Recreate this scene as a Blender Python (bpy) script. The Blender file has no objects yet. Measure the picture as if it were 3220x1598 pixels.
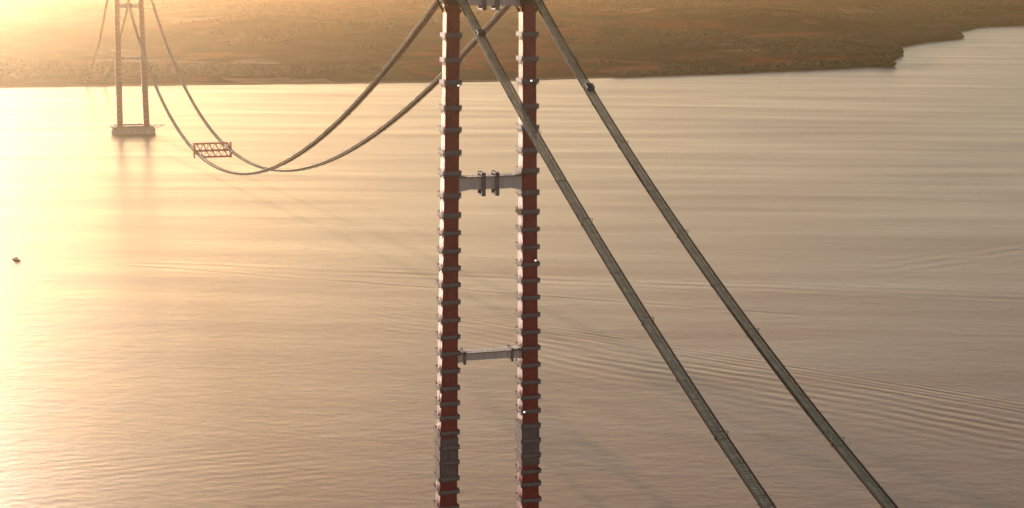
import bpy, math, random
import numpy as np
random.seed(7); rng = np.random.default_rng(7)
SC = bpy.context.scene
COL = SC.collection

# ------------------------------------------------------------------ layout (metres)
CAM_H, PITCH, ROLL = 338.7, 0.1885, 0.0073
NEAR = np.array([-11.85, 823.93])          # near tower, centre at water level
FAR = np.array([-657.8, 2868.45])          # far tower
SPAN = float(np.linalg.norm(FAR - NEAR))
AX = (FAR - NEAR) / SPAN                   # along the bridge, away from the camera
TR = np.array([AX[1], -AX[0]])             # across the bridge, to the right
ROT = math.atan2(TR[1], TR[0])             # tower local x = TR, local y = AX

SUN_AZ, SUN_EL = -26.0, 7.0                # degrees, azimuth from +Y (negative = left)

# ------------------------------------------------------------------ helpers
def tag(o, label=None, cat=None, group=None, kind=None):
    if label: o['label'] = label
    if cat: o['category'] = cat
    if group: o['group'] = group
    if kind: o['kind'] = kind
    return o

def empty(name, loc, rz=0.0):
    o = bpy.data.objects.new(name, None); COL.objects.link(o)
    o.location = loc; o.rotation_euler = (0, 0, rz)
    return o

class MB:
    """collects shapes for one mesh"""
    def __init__(s): s.v = []; s.f = []; s.n = 0
    def add(s, v, f):
        s.v.extend([tuple(map(float, p)) for p in v])
        s.f.extend([tuple(i + s.n for i in q) for q in f]); s.n += len(v)
    def box(s, c, d):
        x, y, z = c; a, b, e = d[0] / 2, d[1] / 2, d[2] / 2
        v = [(x + i * a, y + j * b, z + k * e) for k in (-1, 1) for i, j in ((-1, -1), (1, -1), (1, 1), (-1, 1))]
        s.add(v, [(3, 2, 1, 0), (4, 5, 6, 7), (0, 1, 5, 4), (1, 2, 6, 5), (2, 3, 7, 6), (3, 0, 4, 7)])
    def loft(s, rings):
        n = len(rings[0]); v = [p for r in rings for p in r]; f = []
        for i in range(len(rings) - 1):
            for j in range(n):
                k = (j + 1) % n
                f.append((i * n + j, i * n + k, (i + 1) * n + k, (i + 1) * n + j))
        f.append(tuple(range(n - 1, -1, -1))); f.append(tuple((len(rings) - 1) * n + j for j in range(n)))
        s.add(v, f)
    def bar(s, a, b, w, h=None):
        h = h or w
        a = np.array(a, float); b = np.array(b, float); t = b - a; t /= np.linalg.norm(t)
        up = np.array([0, 0, 1.0]) if abs(t[2]) < .95 else np.array([1.0, 0, 0])
        x = np.cross(t, up); x /= np.linalg.norm(x); y = np.cross(x, t)
        q = [(-w / 2, -h / 2), (w / 2, -h / 2), (w / 2, h / 2), (-w / 2, h / 2)]
        s.loft([[a + x * i + y * j for i, j in q], [b + x * i + y * j for i, j in q]])
    def tube(s, a, b, r, n=8, r2=None):
        r2 = r if r2 is None else r2
        a = np.array(a, float); b = np.array(b, float); t = b - a; t /= np.linalg.norm(t)
        up = np.array([0, 0, 1.0]) if abs(t[2]) < .95 else np.array([1.0, 0, 0])
        x = np.cross(t, up); x /= np.linalg.norm(x); y = np.cross(x, t)
        cs = [(math.cos(2 * math.pi * i / n), math.sin(2 * math.pi * i / n)) for i in range(n)]
        s.loft([[a + (x * i + y * j) * r for i, j in cs], [b + (x * i + y * j) * r2 for i, j in cs]])
    def build(s, name, mat, parent=None):
        m = bpy.data.meshes.new(name); m.from_pydata(s.v, [], s.f); m.update()
        o = bpy.data.objects.new(name, m); COL.objects.link(o)
        if mat: m.materials.append(mat)
        if parent: o.parent = parent
        return o

# ------------------------------------------------------------------ materials
class NT:
    def __init__(s, name):
        s.m = bpy.data.materials.new(name); s.m.use_nodes = True
        s.t = s.m.node_tree; s.t.nodes.clear()
        s.out = s.t.nodes.new('ShaderNodeOutputMaterial')
    def n(s, typ, **kw):
        o = s.t.nodes.new('ShaderNode' + typ)
        for k, v in kw.items():
            if k.startswith('i_'):
                o.inputs[k[2:].replace('_', ' ')].default_value = v
            else: setattr(o, k, v)
        return o
    def l(s, a, ao, b, bi): s.t.links.new(a.outputs[ao], b.inputs[bi])
    def math(s, op, a, b=None, c=None):
        o = s.t.nodes.new('ShaderNodeMath'); o.operation = op
        for i, x in enumerate((a, b, c)):
            if x is None: continue
            if isinstance(x, (int, float)): o.inputs[i].default_value = x
            else: s.t.links.new(x, o.inputs[i])
        return o.outputs[0]

def painted(name, col, rough=.5, var=.25, scale=.25, rust=None, metal=0.0, spec=.5):
    """paint with weathering: vertical runs and blotches"""
    t = NT(name)
    tc = t.n('TexCoord'); mp = t.n('Mapping'); mp.inputs['Scale'].default_value = (scale * 2, scale * 2, scale * .35)
    t.l(tc, 'Object', mp, 'Vector')
    no = t.n('TexNoise'); no.inputs['Scale'].default_value = 1.0; no.inputs['Detail'].default_value = 6; no.inputs['Roughness'].default_value = .65
    t.l(mp, 'Vector', no, 'Vector')
    cr = t.n('ValToRGB')
    lo = [c * (1 - var) for c in col]; hi = [min(1, c * (1 + var)) for c in col]
    cr.color_ramp.elements[0].position = .3; cr.color_ramp.elements[0].color = (*lo, 1)
    cr.color_ramp.elements[1].position = .7; cr.color_ramp.elements[1].color = (*hi, 1)
    t.l(no, 'Fac', cr, 'Fac')
    b = t.n('BsdfPrincipled'); b.inputs['Roughness'].default_value = rough; b.inputs['Metallic'].default_value = metal
    b.inputs['Specular IOR Level'].default_value = spec
    last = cr.outputs['Color']
    if rust:
        n2 = t.n('TexNoise'); n2.inputs['Scale'].default_value = scale * 3; n2.inputs['Detail'].default_value = 8
        t.l(tc, 'Object', n2, 'Vector')
        r2 = t.n('ValToRGB'); r2.color_ramp.elements[0].position = .56; r2.color_ramp.elements[1].position = .68
        t.l(n2, 'Fac', r2, 'Fac')
        mx = t.n('Mix', data_type='RGBA'); mx.inputs['B'].default_value = (*rust, 1)
        mx2 = t.math('MULTIPLY', r2.outputs['Color'], .7)
        t.t.links.new(mx2, mx.inputs['Factor']); t.t.links.new(last, mx.inputs[6]); mx.inputs[7].default_value = (*rust, 1)
        last = mx.outputs[2]
    t.t.links.new(last, b.inputs['Base Color'])
    t.l(b, 'BSDF', t.out, 'Surface')
    return t.m

def netting(name, col, cover):
    """woven net or wire mesh: partly open, so part of what lies behind shows"""
    t = NT(name)
    d = t.n('BsdfDiffuse'); d.inputs['Color'].default_value = (*col, 1)
    tr = t.n('BsdfTransparent'); mx = t.n('MixShader'); mx.inputs[0].default_value = cover
    t.l(tr, 'BSDF', mx, 1); t.l(d, 'BSDF', mx, 2); t.l(mx, 'Shader', t.out, 'Surface')
    return t.m

M = {
    'red': painted('red tower paint', (.15, .0025, .0035), .4, .22, .18, (.20, .03, .02)),
    'belt': painted('grey scaffold panels', (.125, .088, .092), .7, .25, .5),
    'beam': painted('mauve grey primer', (.40, .31, .30), .6, .18, .3),
    'dark': painted('dark brown steel', (.03, .021, .017), .6, .3, .6),
    'netgrey': painted('grey scaffold sheeting', (.105, .058, .058), .8, .35, .35),
    'conc': painted('pier concrete', (.36, .30, .24), .85, .2, .12),
    'weathered': painted('weathered concrete', (.055, .04, .025), .95, .3, .12, spec=0.0),
    'truss': painted('orange red truss paint', (.42, .10, .05), .5, .2, .5),
    'mesh': painted('galvanised walkway mesh', (.29, .225, .14), .65, .45, .16),
    'net': netting('catwalk side net', (.07, .06, .05), .62),
    'rope': painted('wire rope', (.055, .038, .025), .55, .2, .8),
    'white': painted('white hull paint', (.7, .68, .64), .4, .1, .5),
    'hull': painted('dark hull paint', (.06, .04, .035), .45, .2, .5),
}
def lamp_mat():
    t = NT('lamp lens'); e = t.n('Emission'); e.inputs['Color'].default_value = (1, .86, .78, 1); e.inputs['Strength'].default_value = .8
    t.l(e, 'Emission', t.out, 'Surface'); return t.m
M['lens'] = lamp_mat()

# ------------------------------------------------------------------ towers
BANDS = [290.3, 278.3, 267.4, 254.9, 244.1, 232.8, 222.5, 211.5, 201.6, 193.0, 183.9, 175.1, 166.6, 157.8, 148.7,
         139.9, 131.4, 122.4, 113.4, 105.5, 98.1, 90.1, 82.2, 74.2, 65.7, 58.8, 50.2, 41.5, 32.5, 23.0]
def leg_x(z): return 22.7 - 3.4 * min(1, z / 316)          # half spacing
def leg_w(z): return 9.6 - 3.0 * min(1, z / 316)
def leg_d(z): return 10.6 - 2.7 * min(1, z / 316)
def leg_ring(sx, z, grow=0.0, ch=.7):
    x0, a, b = sx * leg_x(z), leg_w(z) / 2 + grow, leg_d(z) / 2 + grow
    return [(x0 + i, j, z) for i, j in ((-a + ch, -b), (a - ch, -b), (a, -b + ch), (a, b - ch), (a - ch, b), (-a + ch, b), (-a, b - ch), (-a, -b + ch))]

def make_tower():
    root = empty('bridge_tower', (NEAR[0], NEAR[1], 0), ROT)
    for sx in (-1, 1):
        m = MB()
        zs = [12] + sorted(BANDS) + [300, 322]
        m.loft([leg_ring(sx, z) for z in zs])
        # bolted splice lips between the blocks
        for z in sorted(BANDS): m.loft([leg_ring(sx, z - .35, .16), leg_ring(sx, z + .35, .16)])
        # stiff vertical pilaster on the faces along the bridge
        for fy in (-1, 1):
            rr = []
            for z in (12, 160, 316):
                x0 = sx * leg_x(z); y0 = fy * (leg_d(z) / 2); w = leg_w(z) * .22
                rr.append([(x0 - w, y0 - .25, z), (x0 + w, y0 - .25, z), (x0 + w, y0 + .25, z), (x0 - w, y0 + .25, z)])
            m.loft(rr)
        leg = m.build('leg', M['red'], root)
        for k, z in enumerate(BANDS):
            p = MB(); g = 1.05
            hgt = 2.5 if z > 200 else 1.9
            p.loft([leg_ring(sx, z - .18, g, .3), leg_ring(sx, z, g, .3)])
            a, b = leg_w(z) / 2 + g, leg_d(z) / 2 + g; x0 = sx * leg_x(z)
            jit = random.uniform(-.2, .2)
            # toe-to-rail panels on four sides
            for s in (-1, 1):
                p.box((x0, s * (b - .08), z + hgt / 2 + .1 + jit * .2), (2 * a - 1.6, .12, hgt * .8))
                p.box((x0 + s * (a - .08), 0, z + hgt / 2 + .1), (.12, 2 * b - 1.6, hgt * .8))
                for i in range(4):
                    xx = x0 - a + .3 + (2 * a - .6) * i / 3; p.box((xx, s * (b - .2), z + hgt / 2 + .05), (.14, .1, hgt + .5))
                    yy = -b + .3 + (2 * b - .6) * i / 3; p.box((x0 + s * (a - .2), yy, z + hgt / 2 + .05), (.1, .14, hgt + .5))
                # bracket stubs under the deck
                for i in (-1, 1):
                    p.bar((x0 + i * leg_w(z) * .3, s * (b - .4), z - .2), (x0 + i * leg_w(z) * .3, s * leg_d(z) / 2, z - 1.7), .3)
                    p.bar((x0 + s * (a - .4), i * leg_d(z) * .3, z - .2), (x0 + s * leg_w(z) / 2, i * leg_d(z) * .3, z - 1.7), .3)
            p.build('work_platform', M['belt'], leg)
        # sheeted climbing section low on the leg
        z0, z1 = (67, 88) if sx < 0 else (70, 92.5)
        p = MB(); p.loft([leg_ring(sx, z0, .42), leg_ring(sx, z0 + 7, .5), leg_ring(sx, z0 + 7.4, .36), leg_ring(sx, z0 + 14, .48), leg_ring(sx, z0 + 14.5, .36), leg_ring(sx, z1, .42)])
        p.build('scaffold_sheeting', M['netgrey'], leg)
        # hoist mast and cages up the right face
        p = MB()
        for i in (-1, 1):
            p.bar((sx * leg_x(14) + leg_w(14) / 2 + .9, i * .8 + 1.5, 14), (sx * leg_x(316) + leg_w(316) / 2 + .9, i * .8 + 1.5, 316), .22)
        for z in np.arange(16, 316, 3.0):
            x = sx * leg_x(z) + leg_w(z) / 2 + .9
            p.bar((x, .7, z), (x, 2.3, z + 1.5), .12); p.bar((x, 2.3, z + 1.5), (x, .7, z + 3), .12)
        p.build('hoist_mast', M['dark'], leg)
        # catwalk landing and saddle at the top
        p = MB(); z = 309; x0 = sx * leg_x(z)
        p.box((x0, 0, z + .2), (12.5, 15, .5))
        p.box((x0, 0, z - 1.4), (9.0, 11, 2.4))
        for s in (-1, 1):
            p.box((x0, s * 7.35, z + 1.3), (12.3, .15, 1.7)); p.box((x0 + s * 6.1, 0, z + 1.3), (.15, 14.4, 1.7))
            for i in (-1, 1): p.bar((x0 + s * 5.6, i * 6.6, z), (x0 + s * leg_w(z) / 2, i * leg_d(z) * .4, z - 6.5), .7)
        p.build('landing_platform', M['dark'], leg)
        p = MB(); x0 = sx * leg_x(322)
        p.loft([[(x0 - 2, -5 + 0, 322), (x0 + 2, -5, 322), (x0 + 2, 5, 322), (x0 - 2, 5, 322)], [(x0 - 1.4, -2.4, 325.6), (x0 + 1.4, -2.4, 325.6), (x0 + 1.4, 2.4, 325.6), (x0 - 1.4, 2.4, 325.6)]])
        p.build('saddle', M['dark'], leg)
    def xbeam(z0, z1, haunch, brackets, bz, bw):
        m = MB(); xi = leg_x(z0) - leg_w(z0) / 2 + .3
        h = haunch; d = 3.0
        prof = [(-xi, z0 - h), (-xi + 3.5, z0 - h * .5), (-xi + 7, z0), (xi - 7, z0), (xi - 3.5, z0 - h * .5), (xi, z0 - h),
                (xi, z1 + h), (xi - 3.5, z1 + h * .5), (xi - 7, z1), (-xi + 7, z1), (-xi + 3.5, z1 + h * .5), (-xi, z1 + h)]
        m.loft([[(x, -d, z) for x, z in prof], [(x, d, z) for x, z in prof]])
        # flange plates
        for zz in (z0, z1): m.box((0, 0, zz + (.12 if zz == z1 else -.12)), (2 * xi - 14.2, 6.6, .24))
        for x in np.linspace(-xi + 8, xi - 8, 7): m.box((x, -d - .1, (z0 + z1) / 2), (.16, .2, z1 - z0 - .1))
        b = m.build('cross_beam', M['beam'], root)
        for x in brackets:
            p = MB()
            p.box((x, -d - .55, (bz[0] + bz[1]) / 2), (bw, .7, bz[1] - bz[0]))
            p.box((x, d + .55, (bz[0] + bz[1]) / 2), (bw, .7, bz[1] - bz[0]))
            p.box((x, 0, bz[1] - .55), (bw, 7.6, .7)); p.box((x, 0, bz[0] + .55), (bw, 7.6, .7))
            p.build('clamp_bracket', M['belt'], b)
        # thin walkway with rail along the beam top
        p = MB(); p.box((0, -d - .9, z1 + .25), (2 * xi - 2, 1.2, .2)); p.box((0, -d - 1.4, z1 + 1.3), (2 * xi - 2, .12, .12))
        for x in np.linspace(-xi + 1.5, xi - 1.5, 12): p.box((x, -d - 1.4, z1 + .8), (.12, .1, 1.0))
        p.build('beam_walkway', M['dark'], b)
    xbeam(305.9, 313.0, 1.1, (-3.8, 2.9), (303.4, 315.2), 2.2)
    xbeam(215.3, 221.2, 1.4, (-3.8, 3.3), (211.6, 223.4), 2.1)
    xbeam(127.8, 131.3, 1.3, (-13.3, 11.9), (125.6, 132.6), 1.2)
    # pier: two cellular shafts on one caisson
    m = MB()
    def rr(a, b, z, ch): return [(i, j, z) for i, j in ((-a + ch, -b), (a - ch, -b), (a, -b + ch), (a, b - ch), (a - ch, b), (-a + ch, b), (-a, b - ch), (-a, -b + ch))]
    m.loft([rr(37, 17, -1.5, 8), rr(37, 17, 7, 8), rr(35.5, 15.5, 7.6, 7.5), rr(35.5, 15.5, 12.0, 7.5)])
    pier = m.build('pier', M['conc'], root)
    p = MB(); p.loft([rr(39.5, 19.5, 12.0, 8), rr(39.5, 19.5, 12.7, 8)])
    for s in (-1, 1):
        p.box((0, s * 19.2, 13.4), (62, .15, 1.3)); p.box((s * 39.2, 0, 13.4), (.15, 22, 1.3))
    p.box((47, 2, 13.0), (16, 9, .6)); p.bar((52, 2, 12.6), (38, 2, 7), 1.0)
    p.build('fender_deck', M['dark'], pier)
    return root

def copy_tree(o, parent=None):
    c = o.copy(); COL.objects.link(c)
    if parent: c.parent = parent
    for ch in list(o.children): copy_tree(ch, c)
    return c

GT = 'red bridge towers still under construction'
tower = tag(make_tower(), 'tall near red steel bridge tower with two banded legs filling the middle of the view', 'bridge tower', GT)
tower_far = copy_tree(tower); tower_far.location = (FAR[0], FAR[1], 0)
tag(tower_far, 'distant hazy bridge tower standing on its pier in the sun glare beside the far shore', 'bridge tower', GT)

# ------------------------------------------------------------------ catwalks
def sweep(mb, P, S, U, so, uo, w, h):
    q = ((-w / 2, -h / 2), (w / 2, -h / 2), (w / 2, h / 2), (-w / 2, h / 2))
    mb.loft([[P[i] + S[i] * (so + a) + U[i] * (uo + b) for a, b in q] for i in range(len(P))])

def frames(P):
    T = np.gradient(P, axis=0); T /= np.linalg.norm(T, axis=1)[:, None]
    S = np.cross(T, np.array([0, 0, 1.0])); S /= np.linalg.norm(S, axis=1)[:, None]
    return T, S, np.cross(S, T)

def make_catwalk(P0, fn, length, label, W=3.95):
    """P0 world start, fn(u) -> world point at distance u"""
    root = empty('catwalk', P0)
    def curve(step):
        u = np.linspace(0, length, max(3, int(length / step) + 1)); return np.array([fn(x) for x in u]) - np.array(P0)
    P = curve(12.0); T, S, U = frames(P)
    f = MB()
    for so in (-1.9, -.7, .7, 1.9): sweep(f, P, S, U, so, -.2, .16, .16)
    Pf = curve(1.3); Tf, Sf, Uf = frames(Pf)
    for i in range(len(Pf) - 1):                       # mesh panels with gaps between the wooden treads
        c = Pf[i]; a = .53
        q = [c + Sf[i] * x + Tf[i] * y for x, y in ((-W / 2, -a), (W / 2, -a), (W / 2, a), (-W / 2, a))]
        f.loft([[p - Uf[i] * .05 for p in q], [p + Uf[i] * .05 for p in q]])
    Pb = curve(31.0); Tb, Sb, Ub = frames(Pb)
    for i in range(len(Pb)):                           # cross beams carrying the floor ropes
        f.bar(Pb[i] - Sb[i] * 2.3 - Ub[i] * .35, Pb[i] + Sb[i] * 2.3 - Ub[i] * .35, .3, .35)
    f.build('floor', M['mesh'], root)
    for s in (-1, 1):
        h = MB()
        sweep(h, P, S, U, s * W / 2, 1.35, .16, .16); sweep(h, P, S, U, s * W / 2, .75, .09, .09)
        Pp = curve(5.2); Tp, Sp, Up = frames(Pp)
        for i in range(len(Pp)): h.bar(Pp[i] + Sp[i] * s * W / 2, Pp[i] + Sp[i] * s * W / 2 + Up[i] * 1.4, .14)
        hr = h.build('handrail', M['rope'], root)
        n = MB(); sweep(n, P, S, U, s * (W / 2 + .1), .66, .03, 1.15); n.build('side_net', M['net'], hr)
    r = MB()
    for s in (-.9, .9): sweep(r, P, S, U, s, 2.6 if length < 1500 else 2.2, .07, .07)
    for i in range(0, len(Pb), 2):                     # light portal frames holding the tramway ropes
        for s in (-1, 1): r.bar(Pb[i] + Sb[i] * s * 2.2, Pb[i] + Sb[i] * s * 2.2 + Ub[i] * 2.7, .16)
        r.bar(Pb[i] - Sb[i] * 2.2 + Ub[i] * 2.7, Pb[i] + Sb[i] * 2.2 + Ub[i] * 2.7, .16)
    r.build('tramway_rope', M['rope'], root)
    return tag(root, label, 'catwalk', 'construction catwalks strung between the towers')

def side_fn(c, d, sg, off, k, a, b, z0):
    def fn(u):
        xy = c + TR * sg * off + d * u + TR * (k * u / 1000)
        return np.array([xy[0], xy[1], z0 - a * u + b * 1e-4 * u * u])
    return fn
def main_fn(sg, off, sag, z0):
    def fn(u):
        t = u / SPAN; xy = NEAR + TR * sg * off + AX * u
        return np.array([xy[0], xy[1], z0 - 4 * sag * t * (1 - t)])
    return fn
LS = side_fn(NEAR, -AX, -1, 18.371, 1.19, .489, 2.192, 315.1)
RS = side_fn(NEAR, -AX, 1, 19.515, 14.045, .556, 3.606, 316.2)
LM = main_fn(-1, 19.445, 215.1, 315.55); RM = main_fn(1, 17.788, 212.3, 314.6)
make_catwalk(LS(0), LS, 640, 'side catwalk crossing in front of the right tower leg, down from the left leg')
make_catwalk(RS(0), RS, 640, 'rightmost catwalk, sloping down to the right from the right leg of the near tower')
make_catwalk(LM(0), LM, SPAN, 'sagging main catwalk between the left legs of the near and the far tower', 3.3)
make_catwalk(RM(0), RM, SPAN, 'sagging main catwalk between the right legs, passing behind the near left leg', 3.3)
FL = side_fn(FAR, AX, -1, 19.5, 0, .44, 1.35, 315); FR = side_fn(FAR, AX, 1, 19.5, 0, .44, 1.35, 315)
make_catwalk(FL(0), FL, 995, 'faint catwalk from the left leg of the far tower down to the far shore')
make_catwalk(FR(0), FR, 995, 'faint catwalk from the right leg of the far tower down to the far shore')

def trolley(fn, u, label):
    p = fn(u); t = fn(u - 1) - fn(u + 1)
    o = empty('cable_trolley', p, math.atan2(-(fn(u + 1) - fn(u - 1))[0], (fn(u + 1) - fn(u - 1))[1]))
    sl = math.atan2((fn(u + 1) - fn(u - 1))[2], 2.0); o.rotation_euler.x = sl
    f = MB()
    for s in (-1, 1):
        for y in (-2.6, 2.6): f.bar((s * 2.6, y, .1), (s * 2.2, y * .7, 4.2), .5)
        f.bar((s * 2.2, -2.4, 4.2), (s * 2.2, 2.4, 4.2), .55)
        f.bar((s * 2.6, -3.2, .35), (s * 2.6, 3.2, .35), .5)
    for y in (-1.8, 1.8): f.bar((-2.3, y, 4.2), (2.3, y, 4.2), .55)
    f.build('frame', M['dark'], o)
    w = MB(); w.box((0, 0, 3.1), (3.0, 3.4, 1.9)); w.box((0, .9, 1.7), (2.4, 2.2, 1.2)); w.build('winch_house', M['hull'], o)
    for s in (-1, 1):
        for y in (-2.2, 2.2):
            k = MB(); k.tube((s * 2.75, y, .45), (s * 3.1, y, .45), .55, 12); k.build('wheel', M['rope'], o)
    o.scale = (.72, .72, .72)
    return tag(o, label, 'trolley', 'dark trolleys riding on the side catwalks')
trolley(LS, 46.0, 'small dark trolley high on the catwalk between the two tower legs')
trolley(RS, 86.5, 'small dark trolley on the rightmost catwalk, against the water just below the shoreline')

# cross bridge linking the two main catwalks at midspan
u = SPAN * .5
A, B = LM(u), RM(u); c = (A + B) / 2
cb = empty('cross_bridge', c, ROT)
hw, y0, zt, zb = 20.3, 4.0, 8.5, -6.5
ch = MB()
for y in (-y0, y0):
    ch.bar((-hw - 1.2, y, zt), (hw - 2.5, y, zt), 1.0); ch.bar((-hw, y, .6), (hw, y, .6), 1.3); ch.bar((-hw + 6, y, zb), (hw, y, zb), 1.0)
ch.build('chord', M['truss'], cb)
we = MB(); n = 6
for y in (-y0, y0):
    for i in range(n):
        x0, x1 = -hw + 2 * hw * i / n, -hw + 2 * hw * (i + 1) / n
        we.bar((x0, y, .6), ((x0 + x1) / 2, y, zt), .7); we.bar(((x0 + x1) / 2, y, zt), (x1, y, .6), .7)
        if i > 0: we.bar((x0, y, .6), ((x0 + x1) / 2, y, zb), .6); we.bar(((x0 + x1) / 2, y, zb), (x1, y, .6), .6)
we.build('web_bracing', M['truss'], cb)
dk = MB(); dk.box((0, 0, .2), (2 * hw, 7.2, .3)); dk.build('deck', M['mesh'], cb)
for s in (-1, 1):
    en = MB()
    for y in (-y0, y0): en.bar((s * hw, y, -7.5), (s * hw, y, zt + 1.5), 1.1)
    en.bar((s * hw, -y0, zt + 1), (s * hw, y0, zt + 1), .9); en.bar((s * hw, -y0, -7), (s * hw, y0, -7), .9)
    en.build('end_frame', M['truss'], cb)
tag(cb, 'orange truss cross bridge linking the two sagging catwalks at midspan', 'cross bridge')

# floodlights clamped to the tower legs
def floodlight(sx, z, dx, label):
    l = np.array([sx * leg_x(z) + dx, -leg_d(z) / 2 - 1.9])
    w = NEAR + TR * l[0] + AX * l[1]
    o = empty('floodlight', (w[0], w[1], z), ROT)
    b = MB(); b.loft([[(-.8, -.2, -.7), (.8, -.2, -.7), (.8, -.2, .7), (-.8, -.2, .7)], [(-.5, .7, -.45), (.5, .7, -.45), (.5, .7, .45), (-.5, .7, .45)]]); b.bar((0, .5, 0), (0, 1.4, -.5), .25)
    b.build('housing', M['dark'], o)
    e = MB(); e.box((0, -.26, 0), (.95, .1, .8)); e.build('lens', M['lens'], o)
    return tag(o, label, 'floodlight', 'floodlights fixed to the near tower legs')
floodlight(1, 268.9, 0, 'bright white floodlight on the front of the right tower leg just below the shoreline')
floodlight(-1, 267.2, 2.2, 'pale floodlight on the inner edge of the left tower leg just below the shoreline')
floodlight(1, 178.2, 2.0, 'floodlight on the right leg between the middle and lower cross beams')
floodlight(1, 99.3, -4.2, 'lowest floodlight, on the left edge of the right leg below the lower cross beam')

# anchorage where the far catwalks come down
an = MB()
ac = FAR + AX * 1020
an.box((0, 0, 4.5), (54, 46, 11)); an.box((0, 8, 11.5), (46, 26, 3.5))
a = an.build('anchorage', M['weathered'], None); a.location = (ac[0], ac[1], 0); a.rotation_euler.z = ROT
tag(a, 'low concrete anchorage block on the far shore below the hazy far catwalks', 'anchorage')

# ------------------------------------------------------------------ boat
bt = empty('workboat', (-523, 1720, 0), math.radians(-38 + 180))
h = MB()
sec = []
for t, wd, zz in ((-9, 2.4, 1.9), (-6, 2.9, 1.7), (0, 3.1, 1.6), (5, 2.6, 1.9), (8, 1.3, 2.4), (9.6, .15, 2.9)):
    sec.append([(t, -wd * .6, -.6), (t, wd * .6, -.6), (t, wd, zz), (t, -wd, zz)])
h.loft(sec); h.build('hull', M['truss'], bt)
k = MB(); k.loft([[(-4.5, -2, 1.7), (2.6, -2, 1.7), (2.6, 2, 1.7), (-4.5, 2, 1.7)], [(-4.2, -1.8, 4.2), (1.8, -1.8, 4.2), (1.8, 1.8, 4.2), (-4.2, 1.8, 4.2)]])
k.box((-.4, 0, 5.2), (3.0, 3.0, 2.0)); k.box((-.4, 0, 6.3), (3.5, 3.4, .2)); k.build('wheelhouse', M['white'], bt)
k = MB(); k.tube((-1.2, 0, 6.4), (-1.2, 0, 10.5), .14, 6); k.bar((-1.2, -1.2, 9), (-1.2, 1.2, 9), .12); k.build('mast', M['dark'], bt)
bt.scale = (.68, .68, .6)
tag(bt, 'small dark workboat lost in the sun glare at the left edge, trailing a long wake', 'boat')

# ------------------------------------------------------------------ land across the water
SH = np.array([(-16000, 2300), (-6000, 3050), (-3000, 3480), (-1142, 3701), (-891, 3762), (-631, 3825), (-362, 3879), (-57, 3948), (52, 4002),
      (406, 4161), (734, 4341), (990, 4505), (1018, 4480), (1034, 4505), (1050, 4660), (1086, 4760), (1166, 4977), (1200, 5300), (1267, 5390), (1385, 5608), (1576, 5853),
      (1612, 6240), (1704, 6325), (1850, 6616), (2069, 6796), (2500, 6880), (4000, 7300), (8000, 8600), (16000, 9500)], float)
def vnoise(x, y, seed):
    """smooth value noise on numpy arrays"""
    xi = np.floor(x).astype(np.int64); yi = np.floor(y).astype(np.int64); fx = x - xi; fy = y - yi
    fx = fx * fx * (3 - 2 * fx); fy = fy * fy * (3 - 2 * fy)
    def hsh(i, j):
        h = (i * 374761393 + j * 668265263 + seed * 1442695041) & 0xffffffff
        h = ((h ^ (h >> 13)) * 1274126177) & 0xffffffff
        return ((h ^ (h >> 16)) & 0xffff) / 65535.0
    return (hsh(xi, yi) * (1 - fx) + hsh(xi + 1, yi) * fx) * (1 - fy) + (hsh(xi, yi + 1) * (1 - fx) + hsh(xi + 1, yi + 1) * fx) * fy
def fbm(x, y, seed, o=4):
    s = 0; a = 1; t = 0
    for i in range(o): s = s + a * vnoise(x, y, seed + i); t += a; a *= .5; x = x * 2.03; y = y * 2.03
    return s / t
def shore(x):
    return np.interp(x, SH[:, 0], SH[:, 1]) + (vnoise(x / 60.0, x * 0 + .5, 5) - .5) * 16 + (vnoise(x / 17.0, x * 0 + .5, 9) - .5) * 6
def land_h(x, y):
    """terrain height from distance behind the shore"""
    d = y - shore(x)
    right = np.clip((x - 150) / 900, 0, 1)
    bl = 3.0 + 13 * right * (.6 + .8 * vnoise(x / 130, y / 400, 3))
    beach = np.clip(d / 22, -1, 1) * 1.6
    bluff = np.clip((d - 16) / (34 + 60 * (1 - right)), 0, 1); bluff = bluff * bluff * (3 - 2 * bluff) * bl
    inl = np.clip((d - 60) / 900, 0, 1)
    hills = inl * (fbm(x / 900, y / 700, 21, 5) - .38) * 95
    big = np.clip((d - 900) / 4000, 0, 1) * fbm(x / 2600, y / 2300, 40, 3) * 120
    return beach + bluff + np.maximum(hills, -2) + big + inl * (fbm(x / 120, y / 120, 60, 3) - .5) * 9
xs = np.concatenate([np.linspace(-16000, -2600, 50), np.linspace(-2560, -1300, 60), np.arange(-1290, 2700, 9.0), np.linspace(2720, 5200, 110), np.linspace(5300, 16000, 40)])
ds = np.concatenate([[-30, -8], np.arange(0, 120, 7.0), np.arange(122, 700, 15.0), np.geomspace(715, 11500, 130)])
X = np.repeat(xs[None, :], len(ds), 0); Y = shore(xs)[None, :] + ds[:, None]
Z = land_h(X, Y); Z[0] = -3
nx, ny = len(xs), len(ds)
verts = np.stack([X, Y, Z], -1).reshape(-1, 3)
ii = (np.arange(ny - 1)[:, None] * nx + np.arange(nx - 1)[None, :]).reshape(-1)
faces = np.stack([ii, ii + 1, ii + nx + 1, ii + nx], -1)
lm = bpy.data.meshes.new('land'); lm.from_pydata(verts.tolist(), [], faces.tolist()); lm.update()
lm.polygons.foreach_set('use_smooth', [True] * len(lm.polygons))
land = bpy.data.objects.new('land', lm); COL.objects.link(land); tag(land, kind='structure')

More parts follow.
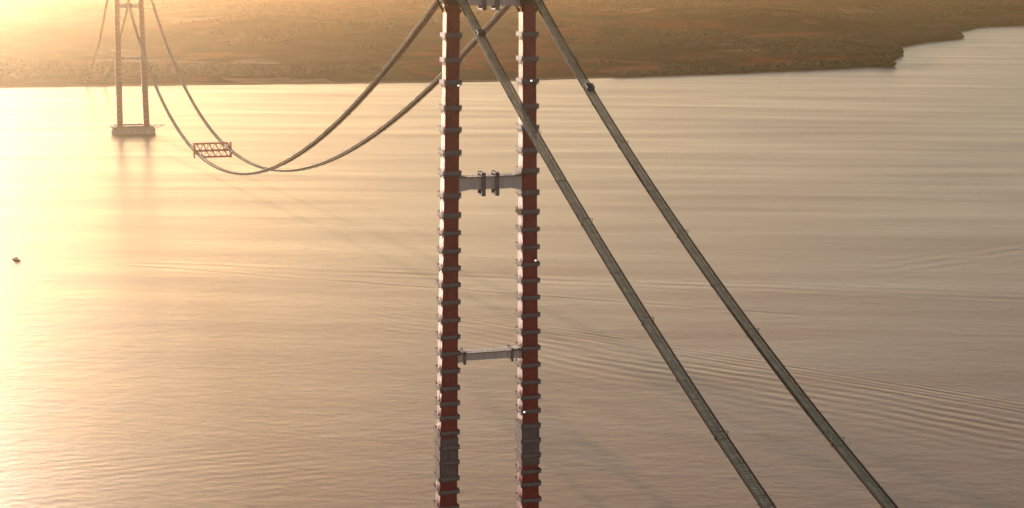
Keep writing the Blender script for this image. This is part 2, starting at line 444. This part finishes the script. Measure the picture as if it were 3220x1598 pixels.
def land_material():
    t = NT('fields and scrub')
    geo = t.n('NewGeometry')
    mp = t.n('Mapping'); mp.inputs['Scale'].default_value = (1 / 230, 1 / 310, 0); mp.inputs['Rotation'].default_value = (0, 0, .35)
    t.l(geo, 'Position', mp, 'Vector')
    wn = t.n('TexNoise'); wn.inputs['Scale'].default_value = 1 / 350; wn.inputs['Detail'].default_value = 3; t.l(geo, 'Position', wn, 'Vector')
    add = t.n('VectorMath', operation='MULTIPLY_ADD'); add.inputs[1].default_value = (1.3, 1.3, 0)
    t.l(wn, 'Color', add, 0); t.l(mp, 'Vector', add, 2)
    vo = t.n('TexVoronoi'); vo.inputs['Scale'].default_value = 1.0; t.l(add, 'Vector', vo, 'Vector')
    sp = t.n('SeparateColor'); t.l(vo, 'Color', sp, 'Color')
    cr = t.n('ValToRGB'); cr.color_ramp.interpolation = 'CONSTANT'
    el = cr.color_ramp.elements
    pal = [(0, (0.1033, 0.0260, 0.0107)), (.15, (0.0383, 0.0352, 0.0122)), (.30, (0.1224, 0.0459, 0.0214)), (.44, (0.0168, 0.0153, 0.0068)), (.56, (0.1148, 0.0321, 0.0138)), (.68, (0.0574, 0.0490, 0.0168)), (.82, (0.0245, 0.0153, 0.0077)), (.94, (0.1989, 0.1148, 0.0651))]
    el[0].position, el[0].color = pal[0][0], (*pal[0][1], 1); el[1].position, el[1].color = pal[1][0], (*pal[1][1], 1)
    for p, c in pal[2:]:
        e = el.new(p); e.color = (*c, 1)
    t.l(sp, 'Red', cr, 'Fac')
    # scrub woodland patches
    n1 = t.n('TexNoise'); n1.inputs['Scale'].default_value = 1 / 260; n1.inputs['Detail'].default_value = 9; n1.inputs['Roughness'].default_value = .62
    t.l(geo, 'Position', n1, 'Vector')
    r1 = t.n('ValToRGB'); r1.color_ramp.elements[0].position = .51; r1.color_ramp.elements[1].position = .58; t.l(n1, 'Fac', r1, 'Fac')
    mx = t.n('Mix', data_type='RGBA'); t.l(r1, 'Color', mx, 'Factor'); t.l(cr, 'Color', mx, 6); mx.inputs[7].default_value = (.032, .026, .011, 1)
    # hedges along field edges
    ve = t.n('TexVoronoi', feature='DISTANCE_TO_EDGE'); ve.inputs['Scale'].default_value = 1.0; t.l(add, 'Vector', ve, 'Vector')
    r2 = t.n('ValToRGB'); r2.color_ramp.elements[0].position = .02; r2.color_ramp.elements[0].color = (1, 1, 1, 1); r2.color_ramp.elements[1].position = .045; r2.color_ramp.elements[1].color = (0, 0, 0, 1)
    t.l(ve, 'Distance', r2, 'Fac')
    mx2 = t.n('Mix', data_type='RGBA'); t.l(r2, 'Color', mx2, 'Factor'); t.l(mx, 2, mx2, 6); mx2.inputs[7].default_value = (.035, .027, .013, 1)
    # fine mottling
    n3 = t.n('TexNoise'); n3.inputs['Scale'].default_value = 1 / 70; n3.inputs['Detail'].default_value = 5; t.l(geo, 'Position', n3, 'Vector')
    m3 = t.n('Mix', data_type='RGBA', blend_type='MULTIPLY'); m3.inputs['Factor'].default_value = .8
    r3 = t.n('ValToRGB'); r3.color_ramp.elements[0].position = .3; r3.color_ramp.elements[0].color = (.35, .35, .35, 1); r3.color_ramp.elements[1].position = .7; r3.color_ramp.elements[1].color = (1.5, 1.5, 1.5, 1)
    t.l(n3, 'Fac', r3, 'Fac'); t.l(mx2, 2, m3, 6); t.l(r3, 'Color', m3, 7)
    # pale beach by height
    sz = t.n('SeparateXYZ'); t.l(geo, 'Position', sz, 'Vector')
    bm = t.n('MapRange'); bm.inputs['From Min'].default_value = 1.6; bm.inputs['From Max'].default_value = 2.4; bm.inputs['To Min'].default_value = 1; bm.inputs['To Max'].default_value = 0
    t.l(sz, 'Z', bm, 'Value')
    m4 = t.n('Mix', data_type='RGBA'); t.l(bm, 'Result', m4, 'Factor'); t.l(m3, 2, m4, 6); m4.inputs[7].default_value = (.16, .11, .075, 1)
    b = t.n('BsdfPrincipled'); b.inputs['Roughness'].default_value = .95; b.inputs['Specular IOR Level'].default_value = .0
    t.l(m4, 2, b, 'Base Color')
    bp = t.n('Bump'); bp.inputs['Strength'].default_value = 1; bp.inputs['Distance'].default_value = 4; t.l(n3, 'Fac', bp, 'Height'); t.l(bp, 'Normal', b, 'Normal')
    t.l(b, 'BSDF', t.out, 'Surface')
    return t.m
lm.materials.append(land_material())

# scrub and tree cover: a far-off mass nobody could count
def woodland():
    phi = (1 + 5 ** .5) / 2
    ico = np.array([(-1, phi, 0), (1, phi, 0), (-1, -phi, 0), (1, -phi, 0), (0, -1, phi), (0, 1, phi), (0, -1, -phi), (0, 1, -phi), (phi, 0, -1), (phi, 0, 1), (-phi, 0, -1), (-phi, 0, 1)], float)
    ico /= np.linalg.norm(ico[0])
    fc = [(0, 11, 5), (0, 5, 1), (0, 1, 7), (0, 7, 10), (0, 10, 11), (1, 5, 9), (5, 11, 4), (11, 10, 2), (10, 7, 6), (7, 1, 8), (3, 9, 4), (3, 4, 2), (3, 2, 6), (3, 6, 8), (3, 8, 9), (4, 9, 5), (2, 4, 11), (6, 2, 10), (8, 6, 7), (9, 8, 1)]
    V = []; F = []; n = 0; cnt = 0
    while cnt < 12000:
        x = rng.uniform(-1500, 3200); d = 22 + (rng.random() ** 2.2) * 3800
        y = float(shore(np.array([x]))[0]) + d
        if abs(x / max(y, 1)) > .40 or (x < 120 and d < 150): continue
        k = float(fbm(np.array([x / 420]), np.array([y / 300]), 77, 5)[0])
        if k < .545 and not (x > 250 and d < 75 and rng.random() < .6): continue
        z = float(land_h(np.array([x]), np.array([y]))[0]); r = rng.uniform(2.5, 6.0)
        for q in range(2):
            o = np.array([x + rng.uniform(-1, 1) * r * .9, y + rng.uniform(-1, 1) * r * .9, z + r * (.55 + .5 * q)])
            P = ico * r * rng.uniform(.65, 1.25, (12, 1)) * np.array([1.1, 1.1, .85]) * (1 - .25 * q) + o
            V.extend(P.tolist()); F.extend([(a + n, b + n, c + n) for a, b, c in fc]); n += 12
        cnt += 1
    m = bpy.data.meshes.new('scrub_woodland'); m.from_pydata(V, [], F); m.update()
    t = NT('scrub foliage'); g = t.n('NewGeometry'); rp = t.n('ValToRGB'); t.l(g, 'Random Per Island', rp, 'Fac')
    rp.color_ramp.elements[0].color = (.035, .032, .014, 1); rp.color_ramp.elements[1].color = (.10, .075, .03, 1)
    b = t.n('BsdfPrincipled'); b.inputs['Roughness'].default_value = .95; b.inputs['Specular IOR Level'].default_value = .1
    t.l(rp, 'Color', b, 'Base Color'); t.l(b, 'BSDF', t.out, 'Surface'); m.materials.append(t.m)
    o = bpy.data.objects.new('scrub_woodland', m); COL.objects.link(o)
    return tag(o, 'dark scrub and tree cover scattered over the far shore', 'woodland', kind='stuff')
woodland()

# ------------------------------------------------------------------ water
wm = bpy.data.meshes.new('water')
R = 15500
wm.from_pydata([(-R, -2500, 0), (R, -2500, 0), (R, 15500, 0), (-R, 15500, 0)], [], [(0, 1, 2, 3)]); wm.update()
water = bpy.data.objects.new('water', wm); COL.objects.link(water); tag(water, kind='structure')
def water_material():
    t = NT('strait water'); geo = t.n('NewGeometry'); pos = geo.outputs['Position']
    def noise(sx, sy, rot=0, det=3, rough=.5, off=0):
        mp = t.n('Mapping'); mp.inputs['Scale'].default_value = (1 / sx, 1 / sy, 0); mp.inputs['Rotation'].default_value = (0, 0, math.radians(rot)); mp.inputs['Location'].default_value = (off, off * .7, 0)
        t.l(geo, 'Position', mp, 'Vector')
        n = t.n('TexNoise'); n.inputs['Scale'].default_value = 1; n.inputs['Detail'].default_value = det; n.inputs['Roughness'].default_value = rough
        t.l(mp, 'Vector', n, 'Vector'); return n.outputs['Fac']
    def train(p0, p1, lam, width, amp, c0=0.0, u0=0, u1=4000, fade=300, warp=1.0):
        """a train of wake waves whose crests run from p0 towards p1"""
        dx, dy = p1[0] - p0[0], p1[1] - p0[1]; L = math.hypot(dx, dy); dx /= L; dy /= L
        s = t.n('SeparateXYZ'); t.l(geo, 'Position', s, 'Vector')
        px = t.math('SUBTRACT', s.outputs['X'], p0[0]); py = t.math('SUBTRACT', s.outputs['Y'], p0[1])
        uu = t.math('ADD', t.math('MULTIPLY', px, dx), t.math('MULTIPLY', py, dy))
        vv = t.math('ADD', t.math('MULTIPLY', px, -dy), t.math('MULTIPLY', py, dx))
        wob = t.math('MULTIPLY', t.math('SUBTRACT', noise(160, 160, 0, 2), .5), 14 * warp)
        vv = t.math('ADD', vv, wob)
        w = t.math('SINE', t.math('MULTIPLY', vv, 2 * math.pi / lam))
        e = t.math('DIVIDE', t.math('SUBTRACT', vv, c0), width); e = t.math('EXPONENT', t.math('MULTIPLY', t.math('MULTIPLY', e, e), -1))
        def ramp(a, b):
            m = t.n('MapRange', interpolation_type='SMOOTHSTEP'); m.inputs['From Min'].default_value = a; m.inputs['From Max'].default_value = b
            t.t.links.new(uu, m.inputs['Value']); return m.outputs['Result']
        g = t.math('MULTIPLY', ramp(u0, u0 + fade), ramp(u1, u1 - fade))
        brk = t.math('MULTIPLY', t.math('MAXIMUM', t.math('SUBTRACT', noise(95, 60, 20, 3, .55, 3), .28), 0), 3.6)
        return t.math('MULTIPLY', t.math('MULTIPLY', t.math('MULTIPLY', w, e), g), t.math('MULTIPLY', brk, amp))
    # heights in metres
    H = t.math('MULTIPLY', noise(34, 15, 12, 3, .55), .36)
    H = t.math('ADD', H, t.math('MULTIPLY', noise(11, 6, -28, 3, .6, 5), .21))
    H = t.math('ADD', H, t.math('MULTIPLY', noise(3.4, 2.0, 8, 2, .6, 9), .06))
    W = [train((-520, 1735), (380, 1115), 15.5, 52, .17, 0, 330, 2200, 500, 2.3),
         train((-520, 1735), (380, 1115), 9.0, 24, .09, 55, 300, 2200, 500),
         train((-528, 1735), (700, 1530), 24, 26, .13, 0, 10, 1500, 250),
         train((-528, 1738), (-90, 1600), 17, 10, .14, 0, 6, 900, 120),
         train((300, 1650), (900, 2050), 26, 40, .13, 0, 0, 900, 200),
         train((330, 1420), (800, 1370), 22, 20, .11, 0, 0, 900, 160),
         train((-700, 900), (60, 1190), 10.5, 70, .03, -60, 0, 760, 260),
         train((-480, 1010), (-60, 860), 8.5, 60, .04, 0, 0, 420, 140)]
    for w in W: H = t.math('ADD', H, w)
    bp = t.n('Bump'); bp.inputs['Strength'].default_value = 1.0; bp.inputs['Distance'].default_value = 1.0
    t.t.links.new(H, bp.inputs['Height'])
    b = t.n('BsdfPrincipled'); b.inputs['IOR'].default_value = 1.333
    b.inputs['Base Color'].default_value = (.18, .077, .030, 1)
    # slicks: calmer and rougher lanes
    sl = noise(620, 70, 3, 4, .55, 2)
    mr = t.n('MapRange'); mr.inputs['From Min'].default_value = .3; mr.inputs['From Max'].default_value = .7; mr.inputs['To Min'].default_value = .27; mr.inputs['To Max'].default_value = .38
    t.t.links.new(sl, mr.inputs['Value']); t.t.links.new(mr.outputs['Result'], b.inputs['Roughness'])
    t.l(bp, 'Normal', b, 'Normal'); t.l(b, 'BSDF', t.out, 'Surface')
    return t.m
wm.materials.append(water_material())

# ------------------------------------------------------------------ haze
def haze(density, g, col):
    m = MB(); x0, x1, y0, y1, z0, z1 = -16500, 16500, -3200, 19500, -5, 350
    m.box(((x0 + x1) / 2, (y0 + y1) / 2, (z0 + z1) / 2), (x1 - x0, y1 - y0, z1 - z0))
    t = NT('warm haze'); v = t.n('VolumePrincipled'); v.inputs['Density'].default_value = density; v.inputs['Anisotropy'].default_value = g
    v.inputs['Color'].default_value = (*col, 1); t.l(v, 'Volume', t.out, 'Volume')
    o = m.build('haze', t.m); tag(o, kind='stuff'); return o
haze(3.6e-5, .953, (1.0, .815, .56))

# ------------------------------------------------------------------ light
W = bpy.data.worlds.new('World'); SC.world = W; W.use_nodes = True
nt = W.node_tree; nt.nodes.clear()
sky = nt.nodes.new('ShaderNodeTexSky'); sky.sky_type = 'NISHITA'; sky.sun_disc = False
sky.sun_elevation = math.radians(SUN_EL); sky.sun_rotation = math.radians(SUN_AZ % 360)
sky.altitude = 0; sky.air_density = 1.0; sky.dust_density = 1.0; sky.ozone_density = 1.0
mul = nt.nodes.new('ShaderNodeMix'); mul.data_type = 'RGBA'; mul.blend_type = 'MULTIPLY'; mul.inputs[0].default_value = 1.0
mul.inputs[7].default_value = (1.0, .87, .775, 1)
bg = nt.nodes.new('ShaderNodeBackground'); bg.inputs['Strength'].default_value = .15
wo = nt.nodes.new('ShaderNodeOutputWorld')
nt.links.new(sky.outputs[0], mul.inputs[6]); nt.links.new(mul.outputs[2], bg.inputs['Color']); nt.links.new(bg.outputs[0], wo.inputs['Surface'])
su = bpy.data.lights.new('sun', 'SUN'); su.energy = 5.0; su.angle = math.radians(.5); su.color = (1.0, .84, .72)
so = bpy.data.objects.new('sun', su); COL.objects.link(so)
az, el = math.radians(SUN_AZ), math.radians(SUN_EL)
from mathutils import Vector
sd = Vector((math.sin(az) * math.cos(el), math.cos(az) * math.cos(el), math.sin(el)))
so.rotation_euler = (-sd).to_track_quat('-Z', 'Y').to_euler()

# ------------------------------------------------------------------ camera
cd = bpy.data.cameras.new('camera'); cd.sensor_width = 36; cd.lens = 36 * 4180 / 2575; cd.clip_start = 1; cd.clip_end = 60000
cam = bpy.data.objects.new('camera', cd); COL.objects.link(cam)
from mathutils import Matrix
cam.matrix_world = Matrix.Translation((0, 0, CAM_H)) @ Matrix.Rotation(math.pi / 2 - PITCH, 4, 'X') @ Matrix.Rotation(ROLL, 4, 'Z')
SC.camera = cam
SC.view_settings.view_transform = 'Standard'; SC.view_settings.look = 'None'
SC.view_settings.exposure = 1.08; SC.view_settings.gamma = 1.0
